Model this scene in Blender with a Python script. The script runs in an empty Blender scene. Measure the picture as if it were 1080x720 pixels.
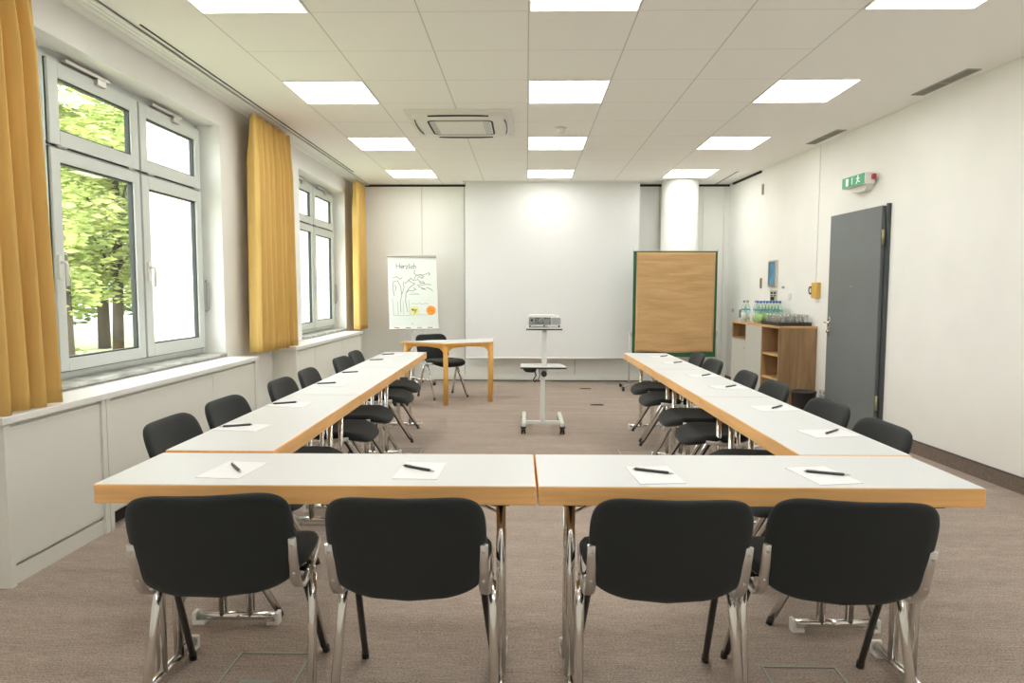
import bpy, bmesh, math, random
from mathutils import Vector, Matrix
random.seed(7)
C = bpy.context.scene.collection
PI = math.pi
H = 2.944           # ceiling height
TZ = 0.7445         # seminar table top height
DB = 10.188         # back wall distance
XL = -2.58          # left wall plane
ANG = 0.0604        # the right wall is slightly skewed
TA = math.tan(ANG)
def rwx(y): return 3.357 + (4.5 - y) * TA

# ------------------------------------------------------------------ materials
MATS = {}
def mat(name, col, rough=0.5, metal=0.0, noise=None, bump=None, emit=None, spec=None, trans=None, coat=None, alpha=None):
    if name in MATS: return MATS[name]
    m = bpy.data.materials.new(name); m.use_nodes = True
    nt = m.node_tree; b = nt.nodes['Principled BSDF']
    b.inputs['Base Color'].default_value = (*col, 1)
    b.inputs['Roughness'].default_value = rough
    b.inputs['Metallic'].default_value = metal
    if spec is not None: b.inputs['Specular IOR Level'].default_value = spec
    if coat: b.inputs['Coat Weight'].default_value = coat
    if trans: b.inputs['Transmission Weight'].default_value = trans
    if emit:
        b.inputs['Emission Color'].default_value = (*emit[0], 1); b.inputs['Emission Strength'].default_value = emit[1]
    tc = None
    if noise:   # (scale vec, amount, detail)
        sc, amt = noise
        tc = nt.nodes.new('ShaderNodeTexCoord'); mp = nt.nodes.new('ShaderNodeMapping')
        mp.inputs['Scale'].default_value = sc
        nz = nt.nodes.new('ShaderNodeTexNoise'); nz.inputs['Scale'].default_value = 1; nz.inputs['Detail'].default_value = 4
        nt.links.new(tc.outputs['Object'], mp.inputs['Vector']); nt.links.new(mp.outputs[0], nz.inputs['Vector'])
        cr = nt.nodes.new('ShaderNodeValToRGB')
        cr.color_ramp.elements[0].position = .3; cr.color_ramp.elements[1].position = .7
        cr.color_ramp.elements[0].color = (*[c * (1 - amt) for c in col], 1)
        cr.color_ramp.elements[1].color = (*[min(1, c * (1 + amt)) for c in col], 1)
        nt.links.new(nz.outputs['Fac'], cr.inputs[0]); nt.links.new(cr.outputs[0], b.inputs['Base Color'])
        if bump:
            bp = nt.nodes.new('ShaderNodeBump'); bp.inputs['Strength'].default_value = bump; bp.inputs['Distance'].default_value = .003
            nt.links.new(nz.outputs['Fac'], bp.inputs['Height']); nt.links.new(bp.outputs[0], b.inputs['Normal'])
    MATS[name] = m
    return m

WALL = mat('white_paint', (.88, .885, .85), .8, noise=((3, 3, 3), .015))
WALLR = mat('warm_white_paint', (.91, .915, .875), .8, noise=((3, 3, 3), .015))
PANEL = mat('partition_laminate', (.88, .89, .85), .6, noise=((90, 90, 1.2), .012))
DARK = mat('dark_gap', (.03, .03, .028), .8)
CAB = mat('cabinet_lacquer', (.82, .83, .77), .45)
SILL = mat('sill_laminate', (.88, .88, .86), .35)
MARB = mat('marble', (.45, .46, .42), .3, noise=((9, 9, 9), .45))
FRAMEW = mat('window_lacquer', (.66, .70, .67), .35)
GASK = mat('gasket', (.04, .045, .045), .7)
CHROME = mat('chrome', (.78, .77, .74), .16, 1.0)
ALU = mat('cast_aluminium', (.62, .60, .57), .32, .9)
ALUG = mat('grey_aluminium', (.42, .43, .42), .4, .6)
FAB = mat('black_fabric', (.019, .023, .024), .85, noise=((900, 900, 900), .5), bump=.4, spec=.3)
FAB.node_tree.nodes['Principled BSDF'].inputs['Sheen Weight'].default_value = .10
PLB = mat('black_plastic', (.02, .02, .02), .45)
PLW = mat('white_plastic', (.84, .84, .80), .4)
LAM = mat('table_laminate', (.68, .705, .705), .42)
BEECH = mat('beech_edge', (.88, .505, .195), .42, noise=((3, 40, 40), .12))
BEECHY = mat('beech_side', (.88, .505, .195), .42, noise=((40, 3, 40), .12))
BEECH2 = mat('orange_beech', (.78, .42, .10), .4, noise=((20, 20, 3), .10))
PAPER = mat('paper', (.84, .85, .86), .7)
PEN = mat('pen_plastic', (.035, .04, .045), .3)
CURT = mat('ochre_fabric', (.74, .50, .17), .85, noise=((40, 40, 3), .05), spec=.15)
DOORG = mat('grey_door_paint', (.175, .195, .20), .45, noise=((2, 2, 2), .06))
OAK = None
GREYP = mat('grey_carcass', (.55, .56, .52), .5)
KRAFT = None
GREEN = mat('green_frame', (.02, .12, .05), .4)
SCREEN = mat('screen_fabric', (.80, .815, .81), .9)
SIGNG = mat('sign_green', (.06, .33, .16), .4, emit=((.05, .33, .16), .15))
YEL = mat('amber_plastic', (.72, .45, .10), .45)
BLUE = mat('blue_print', (.10, .30, .50), .4, noise=((6, 6, 6), .25))
RED = mat('red_plastic', (.5, .05, .05), .4)
BRASS = mat('dull_brass', (.35, .31, .20), .4, .7)

def glassmat():
    m = bpy.data.materials.new('window_glass'); m.use_nodes = True; nt = m.node_tree; nt.nodes.clear()
    o = nt.nodes.new('ShaderNodeOutputMaterial'); t = nt.nodes.new('ShaderNodeBsdfTransparent'); g = nt.nodes.new('ShaderNodeBsdfGlossy')
    t.inputs[0].default_value = (.97, .985, .975, 1)
    g.inputs['Roughness'].default_value = .02; mx = nt.nodes.new('ShaderNodeMixShader')
    lw = nt.nodes.new('ShaderNodeLayerWeight'); lw.inputs[0].default_value = .5
    pw = nt.nodes.new('ShaderNodeMath'); pw.operation = 'POWER'; pw.inputs[1].default_value = 5; nt.links.new(lw.outputs['Facing'], pw.inputs[0])
    f = nt.nodes.new('ShaderNodeMath'); f.operation = 'MULTIPLY_ADD'; f.inputs[1].default_value = .8; f.inputs[2].default_value = .03; nt.links.new(pw.outputs[0], f.inputs[0])
    nt.links.new(f.outputs[0], mx.inputs[0]); nt.links.new(t.outputs[0], mx.inputs[1]); nt.links.new(g.outputs[0], mx.inputs[2]); nt.links.new(mx.outputs[0], o.inputs[0])
    return m
GLASS = glassmat()
def clearmat(name, tint, fr=.12):
    m = bpy.data.materials.new(name); m.use_nodes = True; nt = m.node_tree; nt.nodes.clear()
    o = nt.nodes.new('ShaderNodeOutputMaterial'); t = nt.nodes.new('ShaderNodeBsdfTransparent'); g = nt.nodes.new('ShaderNodeBsdfGlossy')
    t.inputs[0].default_value = (*tint, 1); g.inputs['Roughness'].default_value = .05
    mx = nt.nodes.new('ShaderNodeMixShader'); lw = nt.nodes.new('ShaderNodeLayerWeight'); lw.inputs[0].default_value = fr
    nt.links.new(lw.outputs['Facing'], mx.inputs[0]); nt.links.new(t.outputs[0], mx.inputs[1]); nt.links.new(g.outputs[0], mx.inputs[2]); nt.links.new(mx.outputs[0], o.inputs[0])
    return m
CLEAR = clearmat('drinking_glass', (.97, .98, .975), .3)
CLEARB = clearmat('bottle_plastic', (.88, .96, .93), .25)

def oakmat():
    m = bpy.data.materials.new('oak_veneer'); m.use_nodes = True; nt = m.node_tree; b = nt.nodes['Principled BSDF']
    tc = nt.nodes.new('ShaderNodeTexCoord'); mp = nt.nodes.new('ShaderNodeMapping'); mp.inputs['Scale'].default_value = (9, 9, .9)
    nz = nt.nodes.new('ShaderNodeTexNoise'); nz.inputs['Scale'].default_value = 1.6; nz.inputs['Detail'].default_value = 6; nz.inputs['Distortion'].default_value = .6
    cr = nt.nodes.new('ShaderNodeValToRGB')
    cr.color_ramp.elements[0].position = .3; cr.color_ramp.elements[1].position = .72
    cr.color_ramp.elements[0].color = (.25, .145, .070, 1); cr.color_ramp.elements[1].color = (.43, .28, .145, 1)
    nt.links.new(tc.outputs['Object'], mp.inputs[0]); nt.links.new(mp.outputs[0], nz.inputs[0]); nt.links.new(nz.outputs['Fac'], cr.inputs[0]); nt.links.new(cr.outputs[0], b.inputs['Base Color'])
    b.inputs['Roughness'].default_value = .5
    return m
OAK = oakmat()
OAKE = mat('oak_edge', (.60, .38, .17), .5, noise=((10, 3, 10), .12))
def kraftmat():
    m = bpy.data.materials.new('kraft_paper'); m.use_nodes = True; nt = m.node_tree; b = nt.nodes['Principled BSDF']
    tc = nt.nodes.new('ShaderNodeTexCoord'); mp = nt.nodes.new('ShaderNodeMapping'); mp.inputs['Scale'].default_value = (1.2, 1, 7)
    nz = nt.nodes.new('ShaderNodeTexNoise'); nz.inputs['Scale'].default_value = 1.5; nz.inputs['Detail'].default_value = 5; nz.inputs['Distortion'].default_value = .25
    cr = nt.nodes.new('ShaderNodeValToRGB'); cr.color_ramp.elements[0].position = .3; cr.color_ramp.elements[1].position = .7
    cr.color_ramp.elements[0].color = (.56, .35, .15, 1); cr.color_ramp.elements[1].color = (.66, .43, .205, 1)
    bp = nt.nodes.new('ShaderNodeBump'); bp.inputs['Strength'].default_value = .9; bp.inputs['Distance'].default_value = .02
    nt.links.new(tc.outputs['Object'], mp.inputs[0]); nt.links.new(mp.outputs[0], nz.inputs[0]); nt.links.new(nz.outputs['Fac'], cr.inputs[0]); nt.links.new(cr.outputs[0], b.inputs['Base Color'])
    nt.links.new(nz.outputs['Fac'], bp.inputs['Height']); nt.links.new(bp.outputs[0], b.inputs['Normal'])
    b.inputs['Roughness'].default_value = .7
    return m
KRAFT = kraftmat()

def carpetmat():
    m = bpy.data.materials.new('carpet'); m.use_nodes = True; nt = m.node_tree; b = nt.nodes['Principled BSDF']
    tc = nt.nodes.new('ShaderNodeTexCoord')
    def nz(scale, det, vec):
        mp = nt.nodes.new('ShaderNodeMapping'); mp.inputs['Scale'].default_value = vec
        n = nt.nodes.new('ShaderNodeTexNoise'); n.inputs['Scale'].default_value = scale; n.inputs['Detail'].default_value = det
        nt.links.new(tc.outputs['Object'], mp.inputs[0]); nt.links.new(mp.outputs[0], n.inputs[0]); return n
    a = nz(1, 5, (12, 130, 1)); c = nz(1, 3, (120, 230, 1)); d = nz(1, 2, (1.2, 9, 1))
    m1 = nt.nodes.new('ShaderNodeMath'); m1.operation = 'MULTIPLY'; m1.inputs[1].default_value = .26; nt.links.new(a.outputs['Fac'], m1.inputs[0])
    m2 = nt.nodes.new('ShaderNodeMath'); m2.operation = 'MULTIPLY_ADD'; m2.inputs[1].default_value = .62; nt.links.new(c.outputs['Fac'], m2.inputs[0]); nt.links.new(m1.outputs[0], m2.inputs[2])
    m3 = nt.nodes.new('ShaderNodeMath'); m3.operation = 'MULTIPLY_ADD'; m3.inputs[1].default_value = .12; nt.links.new(d.outputs['Fac'], m3.inputs[0]); nt.links.new(m2.outputs[0], m3.inputs[2])
    cr = nt.nodes.new('ShaderNodeValToRGB'); cr.color_ramp.elements[0].position = .36; cr.color_ramp.elements[1].position = .64
    cr.color_ramp.elements[0].color = (.20, .158, .130, 1); cr.color_ramp.elements[1].color = (.56, .47, .405, 1)
    nt.links.new(m3.outputs[0], cr.inputs[0]); nt.links.new(cr.outputs[0], b.inputs['Base Color'])
    bp = nt.nodes.new('ShaderNodeBump'); bp.inputs['Strength'].default_value = .5; bp.inputs['Distance'].default_value = .004
    nt.links.new(c.outputs['Fac'], bp.inputs['Height']); nt.links.new(bp.outputs[0], b.inputs['Normal'])
    b.inputs['Roughness'].default_value = .95; b.inputs['Specular IOR Level'].default_value = .1
    return m
CARPET = carpetmat()
SKIRT = mat('carpet_skirting', (.20, .155, .125), .95, noise=((60, 60, 60), .2))

def ceilmat():
    """white mineral-fibre tiles, 62.5 cm grid with fine joints between x=-1.868 and x=2.5"""
    m = bpy.data.materials.new('ceiling_tiles'); m.use_nodes = True; nt = m.node_tree; b = nt.nodes['Principled BSDF']
    tc = nt.nodes.new('ShaderNodeTexCoord'); sx = nt.nodes.new('ShaderNodeSeparateXYZ'); nt.links.new(tc.outputs['Object'], sx.inputs[0])
    def M(op, a, bb=None, cc=None):
        n = nt.nodes.new('ShaderNodeMath'); n.operation = op
        for i, v in enumerate((a, bb, cc)):
            if v is None: continue
            if isinstance(v, (int, float)): n.inputs[i].default_value = v
            else: nt.links.new(v, n.inputs[i])
        return n.outputs[0]
    def line(src, off, w):
        v = M('SUBTRACT', src, off); v = M('DIVIDE', v, .625); v = M('ADD', v, 100.5); v = M('FRACT', v); v = M('SUBTRACT', v, .5); v = M('ABSOLUTE', v)
        return M('LESS_THAN', v, w / .625 / 2)
    lx = line(sx.outputs['X'], .0066, .0075); ly = line(sx.outputs['Y'], 5.839, .006)
    inx = M('MULTIPLY', M('GREATER_THAN', sx.outputs['X'], -1.875), M('LESS_THAN', sx.outputs['X'], 1.89))
    l = M('MULTIPLY', M('MAXIMUM', lx, M('MULTIPLY', ly, .75)), inx)
    mix = nt.nodes.new('ShaderNodeMix'); mix.data_type = 'RGBA'
    mix.inputs['A'].default_value = (.935, .925, .885, 1); mix.inputs['B'].default_value = (.62, .60, .56, 1)
    nt.links.new(l, mix.inputs['Factor']); nt.links.new(mix.outputs['Result'], b.inputs['Base Color'])
    b.inputs['Roughness'].default_value = .9; b.inputs['Specular IOR Level'].default_value = .2
    return m
CEIL = ceilmat()

# ------------------------------------------------------------------ mesh builder
class MB:
    def __init__(s): s.bm = bmesh.new()
    def box(s, a, b, mi=0, bev=0):
        x0, y0, z0 = [min(a[i], b[i]) for i in range(3)]; x1, y1, z1 = [max(a[i], b[i]) for i in range(3)]
        vs = [s.bm.verts.new(p) for p in [(x0,y0,z0),(x1,y0,z0),(x1,y1,z0),(x0,y1,z0),(x0,y0,z1),(x1,y0,z1),(x1,y1,z1),(x0,y1,z1)]]
        fs = [s.bm.faces.new([vs[i] for i in q]) for q in [(0,3,2,1),(4,5,6,7),(0,1,5,4),(1,2,6,5),(2,3,7,6),(3,0,4,7)]]
        for f in fs: f.material_index = mi
        if bev:
            es = list({e for f in fs for e in f.edges})
            r = bmesh.ops.bevel(s.bm, geom=es, offset=bev, segments=2, affect='EDGES', profile=.5)
            for f in r['faces']: f.material_index = mi; f.smooth = True
        return s
    def tube(s, pts, r, n=12, mi=0, ry=None, caps=True, up=None):
        """tube through points; r a float or a list; ry second radius for flat-oval section"""
        pts = [Vector(p) for p in pts]; rings = []
        rr = r if isinstance(r, (list, tuple)) else [r] * len(pts)
        pu = None
        for i, p in enumerate(pts):
            t = (pts[min(i+1, len(pts)-1)] - pts[max(i-1, 0)]).normalized()
            if pu is None:
                u = Vector(up) if up else (Vector((0,0,1)) if abs(t.z) < .9 else Vector((1,0,0)))
            else: u = pu
            u = (u - t * u.dot(t)).normalized(); pu = u
            w = t.cross(u)
            k = (ry / rr[i]) if ry else 1
            rings.append([s.bm.verts.new(p + u * (rr[i] * math.cos(2*PI*j/n)) + w * (rr[i] * k * math.sin(2*PI*j/n))) for j in range(n)])
        for a, b in zip(rings, rings[1:]):
            for j in range(n):
                f = s.bm.faces.new([a[j], a[(j+1) % n], b[(j+1) % n], b[j]]); f.smooth = True; f.material_index = mi
        if caps:
            f = s.bm.faces.new(rings[0][::-1]); f.material_index = mi
            f = s.bm.faces.new(rings[-1]); f.material_index = mi
        return s
    def lathe(s, prof, n=20, c=(0,0,0), mi=0, smooth=True):
        """profile of (r, z); r=0 closes"""
        rings = []
        for r, z in prof:
            if r < 1e-6: rings.append([s.bm.verts.new((c[0], c[1], c[2]+z))])
            else: rings.append([s.bm.verts.new((c[0]+r*math.cos(2*PI*j/n), c[1]+r*math.sin(2*PI*j/n), c[2]+z)) for j in range(n)])
        for a, b in zip(rings, rings[1:]):
            for j in range(n):
                k = (j+1) % n
                q = [a[0], b[k], b[j]] if len(a) == 1 else ([a[j], a[k], b[0]] if len(b) == 1 else [a[j], a[k], b[k], b[j]])
                if len(a) == 1 and len(b) == 1: continue
                f = s.bm.faces.new(q); f.smooth = smooth; f.material_index = mi
        return s
    def prism(s, poly, axis, a, b, mi=0):
        """polygon (2D) extruded along axis 'x','y' or 'z' between a and b"""
        def P(p, t):
            return {'x': (t, p[0], p[1]), 'y': (p[0], t, p[1]), 'z': (p[0], p[1], t)}[axis]
        A = [s.bm.verts.new(P(p, a)) for p in poly]; B = [s.bm.verts.new(P(p, b)) for p in poly]
        n = len(poly)
        fs = [s.bm.faces.new(A[::-1]), s.bm.faces.new(B)]
        for j in range(n): fs.append(s.bm.faces.new([A[j], A[(j+1) % n], B[(j+1) % n], B[j]]))
        for f in fs: f.material_index = mi
        return s
    def cushion(s, outline, T, warp, m=5, mi=0):
        """rounded pad: outline list of (a,b); T thickness; warp(a,b,h)->xyz"""
        n = len(outline); cx = sum(p[0] for p in outline)/n; cy = sum(p[1] for p in outline)/n
        rings = []
        levels = []
        for k in range(m + 1):
            th = PI/2 * k / m
            levels.append((1 - (1 - math.sin(th)) * .16 if k else .84, T/2 * math.cos(th)))
        sc = [(.28, T/2), (.56, T/2)] + levels
        full = sc + [(r, -h) for r, h in sc[:-1][::-1]]
        for r, h in full:
            rings.append([s.bm.verts.new(warp(cx + (p[0]-cx)*r, cy + (p[1]-cy)*r, h)) for p in outline])
        top = s.bm.verts.new(warp(cx, cy, T/2)); bot = s.bm.verts.new(warp(cx, cy, -T/2))
        for j in range(n):
            k = (j+1) % n
            f = s.bm.faces.new([top, rings[0][j], rings[0][k]]); f.smooth = True; f.material_index = mi
            f = s.bm.faces.new([bot, rings[-1][k], rings[-1][j]]); f.smooth = True; f.material_index = mi
        for a, b in zip(rings, rings[1:]):
            for j in range(n):
                k = (j+1) % n
                f = s.bm.faces.new([a[j], b[j], b[k], a[k]]); f.smooth = True; f.material_index = mi
        return s
    def build(s, name, mats, parent=None, loc=None, rz=0, **tags):
        bmesh.ops.recalc_face_normals(s.bm, faces=s.bm.faces[:])
        me = bpy.data.meshes.new(name); s.bm.to_mesh(me); s.bm.free()
        for m in (mats if isinstance(mats, (list, tuple)) else [mats]): me.materials.append(m)
        o = bpy.data.objects.new(name, me); C.objects.link(o)
        if parent: o.parent = parent
        if loc: o.location = loc
        if rz: o.rotation_euler.z = rz
        for k, v in tags.items(): o[k] = v
        return o

def thing(name, label, cat, loc=(0,0,0), rz=0, group=None):
    o = bpy.data.objects.new(name, None); C.objects.link(o); o.empty_display_size = .1
    o.location = loc; o.rotation_euler.z = rz
    o['label'] = label; o['category'] = cat
    if group: o['group'] = group
    return o
def tag(o, label, cat, group=None):
    o['label'] = label; o['category'] = cat
    if group: o['group'] = group
    return o
KIDS = {}
def dup(root, loc, rz, label, group=None):
    r = root.copy(); C.objects.link(r); r.location = loc; r.rotation_euler.z = rz; r['label'] = label
    if group: r['group'] = group
    for ch in list(root.children):
        c = ch.copy(); C.objects.link(c); c.parent = r
        for g in ch.children:
            d = g.copy(); C.objects.link(d); d.parent = c
    return r
def ngon_round(w, h, r, seg=5, cx=0, cy=0):
    pts = []
    for (sx, sy, a0) in ((1,1,0), (-1,1,PI/2), (-1,-1,PI), (1,-1,1.5*PI)):
        for i in range(seg + 1):
            a = a0 + PI/2 * i/seg
            pts.append((cx + sx*(w/2 - r) + r*math.cos(a), cy + sy*(h/2 - r) + r*math.sin(a)))
    return pts
def S(name, mb, m, **k): return mb.build(name, m, kind='structure', **k)

# ------------------------------------------------------------------ the room
Y0 = -1.6
S('floor', MB().box((-2.95, Y0-.1, -.12), (3.95, DB+.25, 0)), CARPET)
S('ceiling', MB().box((-2.95, Y0-.1, H), (3.95, DB+.25, H+.12)), CEIL)
# left wall with two window openings
W1 = (3.50, 5.72, .80, 2.735); W2 = (7.70, 9.62, .80, 2.735)
WX = -2.75
mb = MB()
for (a, b) in ((Y0, W1[0]), (W1[1], W2[0]), (W2[1], DB)): mb.box((-2.93, a, 0), (XL, b, H))
for w in (W1, W2):
    mb.box((-2.93, w[0], 0), (XL, w[1], w[2])); mb.box((-2.93, w[0], w[3]), (XL, w[1], H))
S('wall_left', mb, WALL)
# back wall: laminate partition panels with open joints before a dark backing
mb = MB(); xs = [-2.93, -1.571, -.93, .74, 1.974, 2.62, 2.93, 3.1]
for a, b in zip(xs, xs[1:]):
    mb.box((a+.003, DB, .012), (b-.003, DB+.05, H-.035))
mb.box((-2.93, DB+.02, 0), (3.1, DB+.12, H), mi=1)
mb.box((-2.9, DB-.008, .018), (3.0, DB, .10), mi=0)
S('wall_back', mb, [PANEL, DARK])
# right wall, skewed
def skew_prism(y0, y1, off0, off1, z0, z1, mi, mb):
    mb.prism([(rwx(y0)-off0, y0), (rwx(y0)-off1, y0), (rwx(y1)-off1, y1), (rwx(y1)-off0, y1)], 'z', z0, z1, mi)
mb = MB(); skew_prism(Y0, DB+.05, 0, -.15, 0, H, 0, mb); S('wall_right', mb, WALLR)
mb = MB(); skew_prism(Y0, 6.14, .0, .014, 0, .105, 0, mb); skew_prism(7.16, 7.36, .0, .014, 0, .105, 0, mb); skew_prism(8.9, DB, .0, .014, 0, .105, 0, mb)
skew_prism(Y0, 6.14, .0, .016, .105, .113, 1, mb)
S('baseboard_right', mb, [SKIRT, mat('skirting_cap', (.09, .07, .055), .7)])
S('wall_front', MB().box((-2.93, Y0-.1, 0), (3.95, Y0, H)), WALL)
# round column before the back wall
S('trim_1', MB().lathe([(0, 0), (.262, 0), (.262, H), (0, H)], 48, (2.215, 9.93, 0)), WALL)
# dark shadow gaps in the ceiling edge
S('trim_2', MB().box((-2.324, 4.12, H-.004), (-2.312, 9.12, H+.002)), DARK)
mb = MB(); mb.box((2.785, 9.12, H-.004), (2.795, 10.18, H+.002)); S('trim_3', mb, DARK)
mb = MB(); skew_prism(9.05, 10.05, .0, .016, H-.03, H-.001, 0, mb); S('trim_4', mb, DARK)
# surface conduit joint in the right wall
mb = MB(); skew_prism(7.484, 7.494, 0, .006, 1.46, H, 0, mb); S('trim_5', mb, mat('conduit_grey', (.76, .76, .71), .6))
# service rail along the left wall
mb = MB()
for x0, x1 in ((-2.50, -2.475), (-2.47, -2.43), (-2.425, -2.395), (-2.39, -2.36)):
    mb.box((x0, 1.4, H-.018), (x1, DB-.01, H))
mb.box((-2.50, 1.4, H-.008), (-2.36, DB-.01, H), mi=1)
rail = mb.build('curtain_rail', [PLW, ALUG]); tag(rail, 'long white multi-track curtain rail on the ceiling above the windows', 'curtain rail')

# ------------------------------------------------------------------ windows
def window(n, y0, y1, ym, ya, w0):
    """timber-white window: outer frame, mullion, transom; two top vents and two casements"""
    z0, z1, zt = .835, 2.70, 2.19
    f = MB(); x0, x1 = WX-.05, WX+.0
    t = .045
    f.box((x0, y0, z0), (x1, ya+.015, z1)); f.box((x0, y1-t, z0), (x1, y1, z1))
    f.box((x0, ya+.01, z1-t), (x1-.002, y1-.01, z1-.001)); f.box((x0, ya+.01, z0+.001), (x1-.002, y1-.01, z0+t+.015))
    f.box((x0, ym-.028, z0+.002), (x1-.001, ym+.028, z1-.002)); f.box((x0, ya+.01, zt-.025), (x1-.003, y1-.01, zt+.025))
    # fill between masonry opening and the frame
    f.box((x0-.01, w0-.01, z0-.04), (x1-.02, y0+.01, 2.74)); f.box((x0-.01, y1, z0-.04), (x1-.02, y1+.06, 2.74)); f.box((x0-.01, y0, z1), (x1-.02, y1, 2.74)); f.box((x0-.01, y0, .79), (x1-.02, y1, z0))
    win = S('window_%d' % n, f, FRAMEW)
    def sash(a, b, c, d, w):
        s = MB(); X0, X1 = WX-.02, WX+.022
        s.box((X0, a, c), (X1, a+w, d), bev=.003); s.box((X0, b-w, c), (X1, b, d), bev=.003)
        s.box((X0, a+w, c), (X1, b-w, c+w)); s.box((X0, a+w, d-w), (X1, b-w, d))
        # shadow seal around the sash, then glazing gasket
        g = .006
        for q in (((WX, a-g, c-g), (WX+.006, b+g, c)), ((WX, a-g, d), (WX+.006, b+g, d+g)), ((WX, a-g, c-g), (WX+.006, a, d+g)), ((WX, b, c-g), (WX+.006, b+g, d+g))):
            s.box(*q, mi=1)
        h = .009
        s.box((X0-.002, a+w, c+w), (X1-.012, a+w+h, d-w), mi=1); s.box((X0-.002, b-w-h, c+w), (X1-.012, b-w, d-w), mi=1)
        s.box((X0-.002, a+w, c+w), (X1-.012, b-w, c+w+h), mi=1); s.box((X0-.002, a+w, d-w-h), (X1-.012, b-w, d-w), mi=1)
        o = s.build('sash', [FRAMEW, GASK], win)
        p = MB().box((WX-.008, a+w, c+w), (WX-.003, b-w, d-w)).build('pane', GLASS, o)
        return o
    g = .03
    up = [sash(ya+g, ym-.012, zt+.010, z1-g+.005, .085), sash(ym+.012, y1-g, zt+.010, z1-g+.005, .085)]
    lo = [sash(ya+g, ym-.012, z0+.04, zt-.012, .075), sash(ym+.012, y1-g, z0+.04, zt-.012, .09)]
    for sgn, o in zip((0, 1), up):
        yc = (ya+ym)/2 if not sgn else (ym+y1)/2
        m = MB().box((WX+.012, yc-.30, z1-.012), (WX+.042, yc+.12, z1+.012), bev=.004)
        m.box((WX+.02, yc-.02, z1-.055), (WX+.05, yc+.07, z1-.012), bev=.004).build('opener', ALU, o)
    for q, yy in ((lo[0], ya+.055), (lo[1], ym+.055)):
        m = MB().box((WX+.022, yy-.014, 1.42), (WX+.034, yy+.014, 1.56), bev=.003)
        m.tube([(WX+.03, yy, 1.52), (WX+.065, yy, 1.52), (WX+.07, yy, 1.50), (WX+.07, yy, 1.38)], .009, 8).build('handle', PLW, q)
    for yy, zz in ((ya+.12, zt), (ym-.12, zt), (ym+.12, zt), (y1-.12, zt)):
        MB().tube([(WX+.024, yy-.04, zz), (WX+.024, yy+.04, zz)], .008, 8).build('hinge', ALU, win)
    MB().tube([(WX+.03, y1-.012, 1.18), (WX+.045, y1-.012, 1.20), (WX+.045, y1-.012, 1.42), (WX+.03, y1-.012, 1.44)], .012, 8).build('lever_bar', ALUG, win)
    # marble inner sill
    MB().box((WX-.01, y0-.04, .79), (XL-.0, y1+.05, .822), bev=.003).build('window_sill', MARB, win)
    return win
window(1, 3.50, 5.70, 4.785, 3.85, 3.50)
window(2, 7.76, 9.59, 8.67, 7.76, 7.70)

# cabinets below the windows and their tops
def low_cabinet(label, y0, y1, seams, near_end=False, zt=.752):
    t = thing('radiator_cabinet', label, 'cabinet', (0, (y0+y1)/2, 0))
    yc = (y0+y1)/2
    b = MB(); b.box((XL+.002, y0-yc+.002, .085), (-2.365, y1-yc-.002, zt)); b.box((XL+.002, y0-yc+.02, 0), (-2.40, y1-yc-.02, .085), mi=1)
    b.box((XL+.002, y0-yc+.001, 0), (-2.335, y0-yc+.035, zt)); b.box((XL+.002, y1-yc-.035, 0), (-2.335, y1-yc-.001, zt))
    b.build('carcass', [CAB, DARK if not near_end else CAB], t)
    ys = [y0+.035] + seams + [y1-.035]
    for a, c in zip(ys, ys[1:]):
        MB().box((-2.365, a-yc+.005, .10), (-2.345, c-yc-.005, zt-.018), bev=.002).build('door_panel', CAB, t)
    if near_end: MB().box((-2.40, y0-yc+.036, 0), (-2.352, y1-yc-.036, .082)).build('plinth', CAB, t)
    return t
low_cabinet('white low cabinet with one wide panel at the left edge, under the near curtain', 2.93, 3.665, [], True)
low_cabinet('long white low cabinet with two panels under the nearest window', 3.67, 5.785, [4.97])
low_cabinet('white low cabinet under the far window by the back wall', 6.78, 9.55, [7.42, 8.52])
def sill(label, y0, y1):
    o = MB().box((-2.575, y0, .753), (-2.325, y1, .787), bev=.003).build('cabinet_top', SILL)
    tag(o, label, 'worktop')
sill('white top board on the low cabinets under the nearest window', 2.915, 5.80)
sill('white top board on the low cabinet under the far window', 6.765, 9.57)

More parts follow.
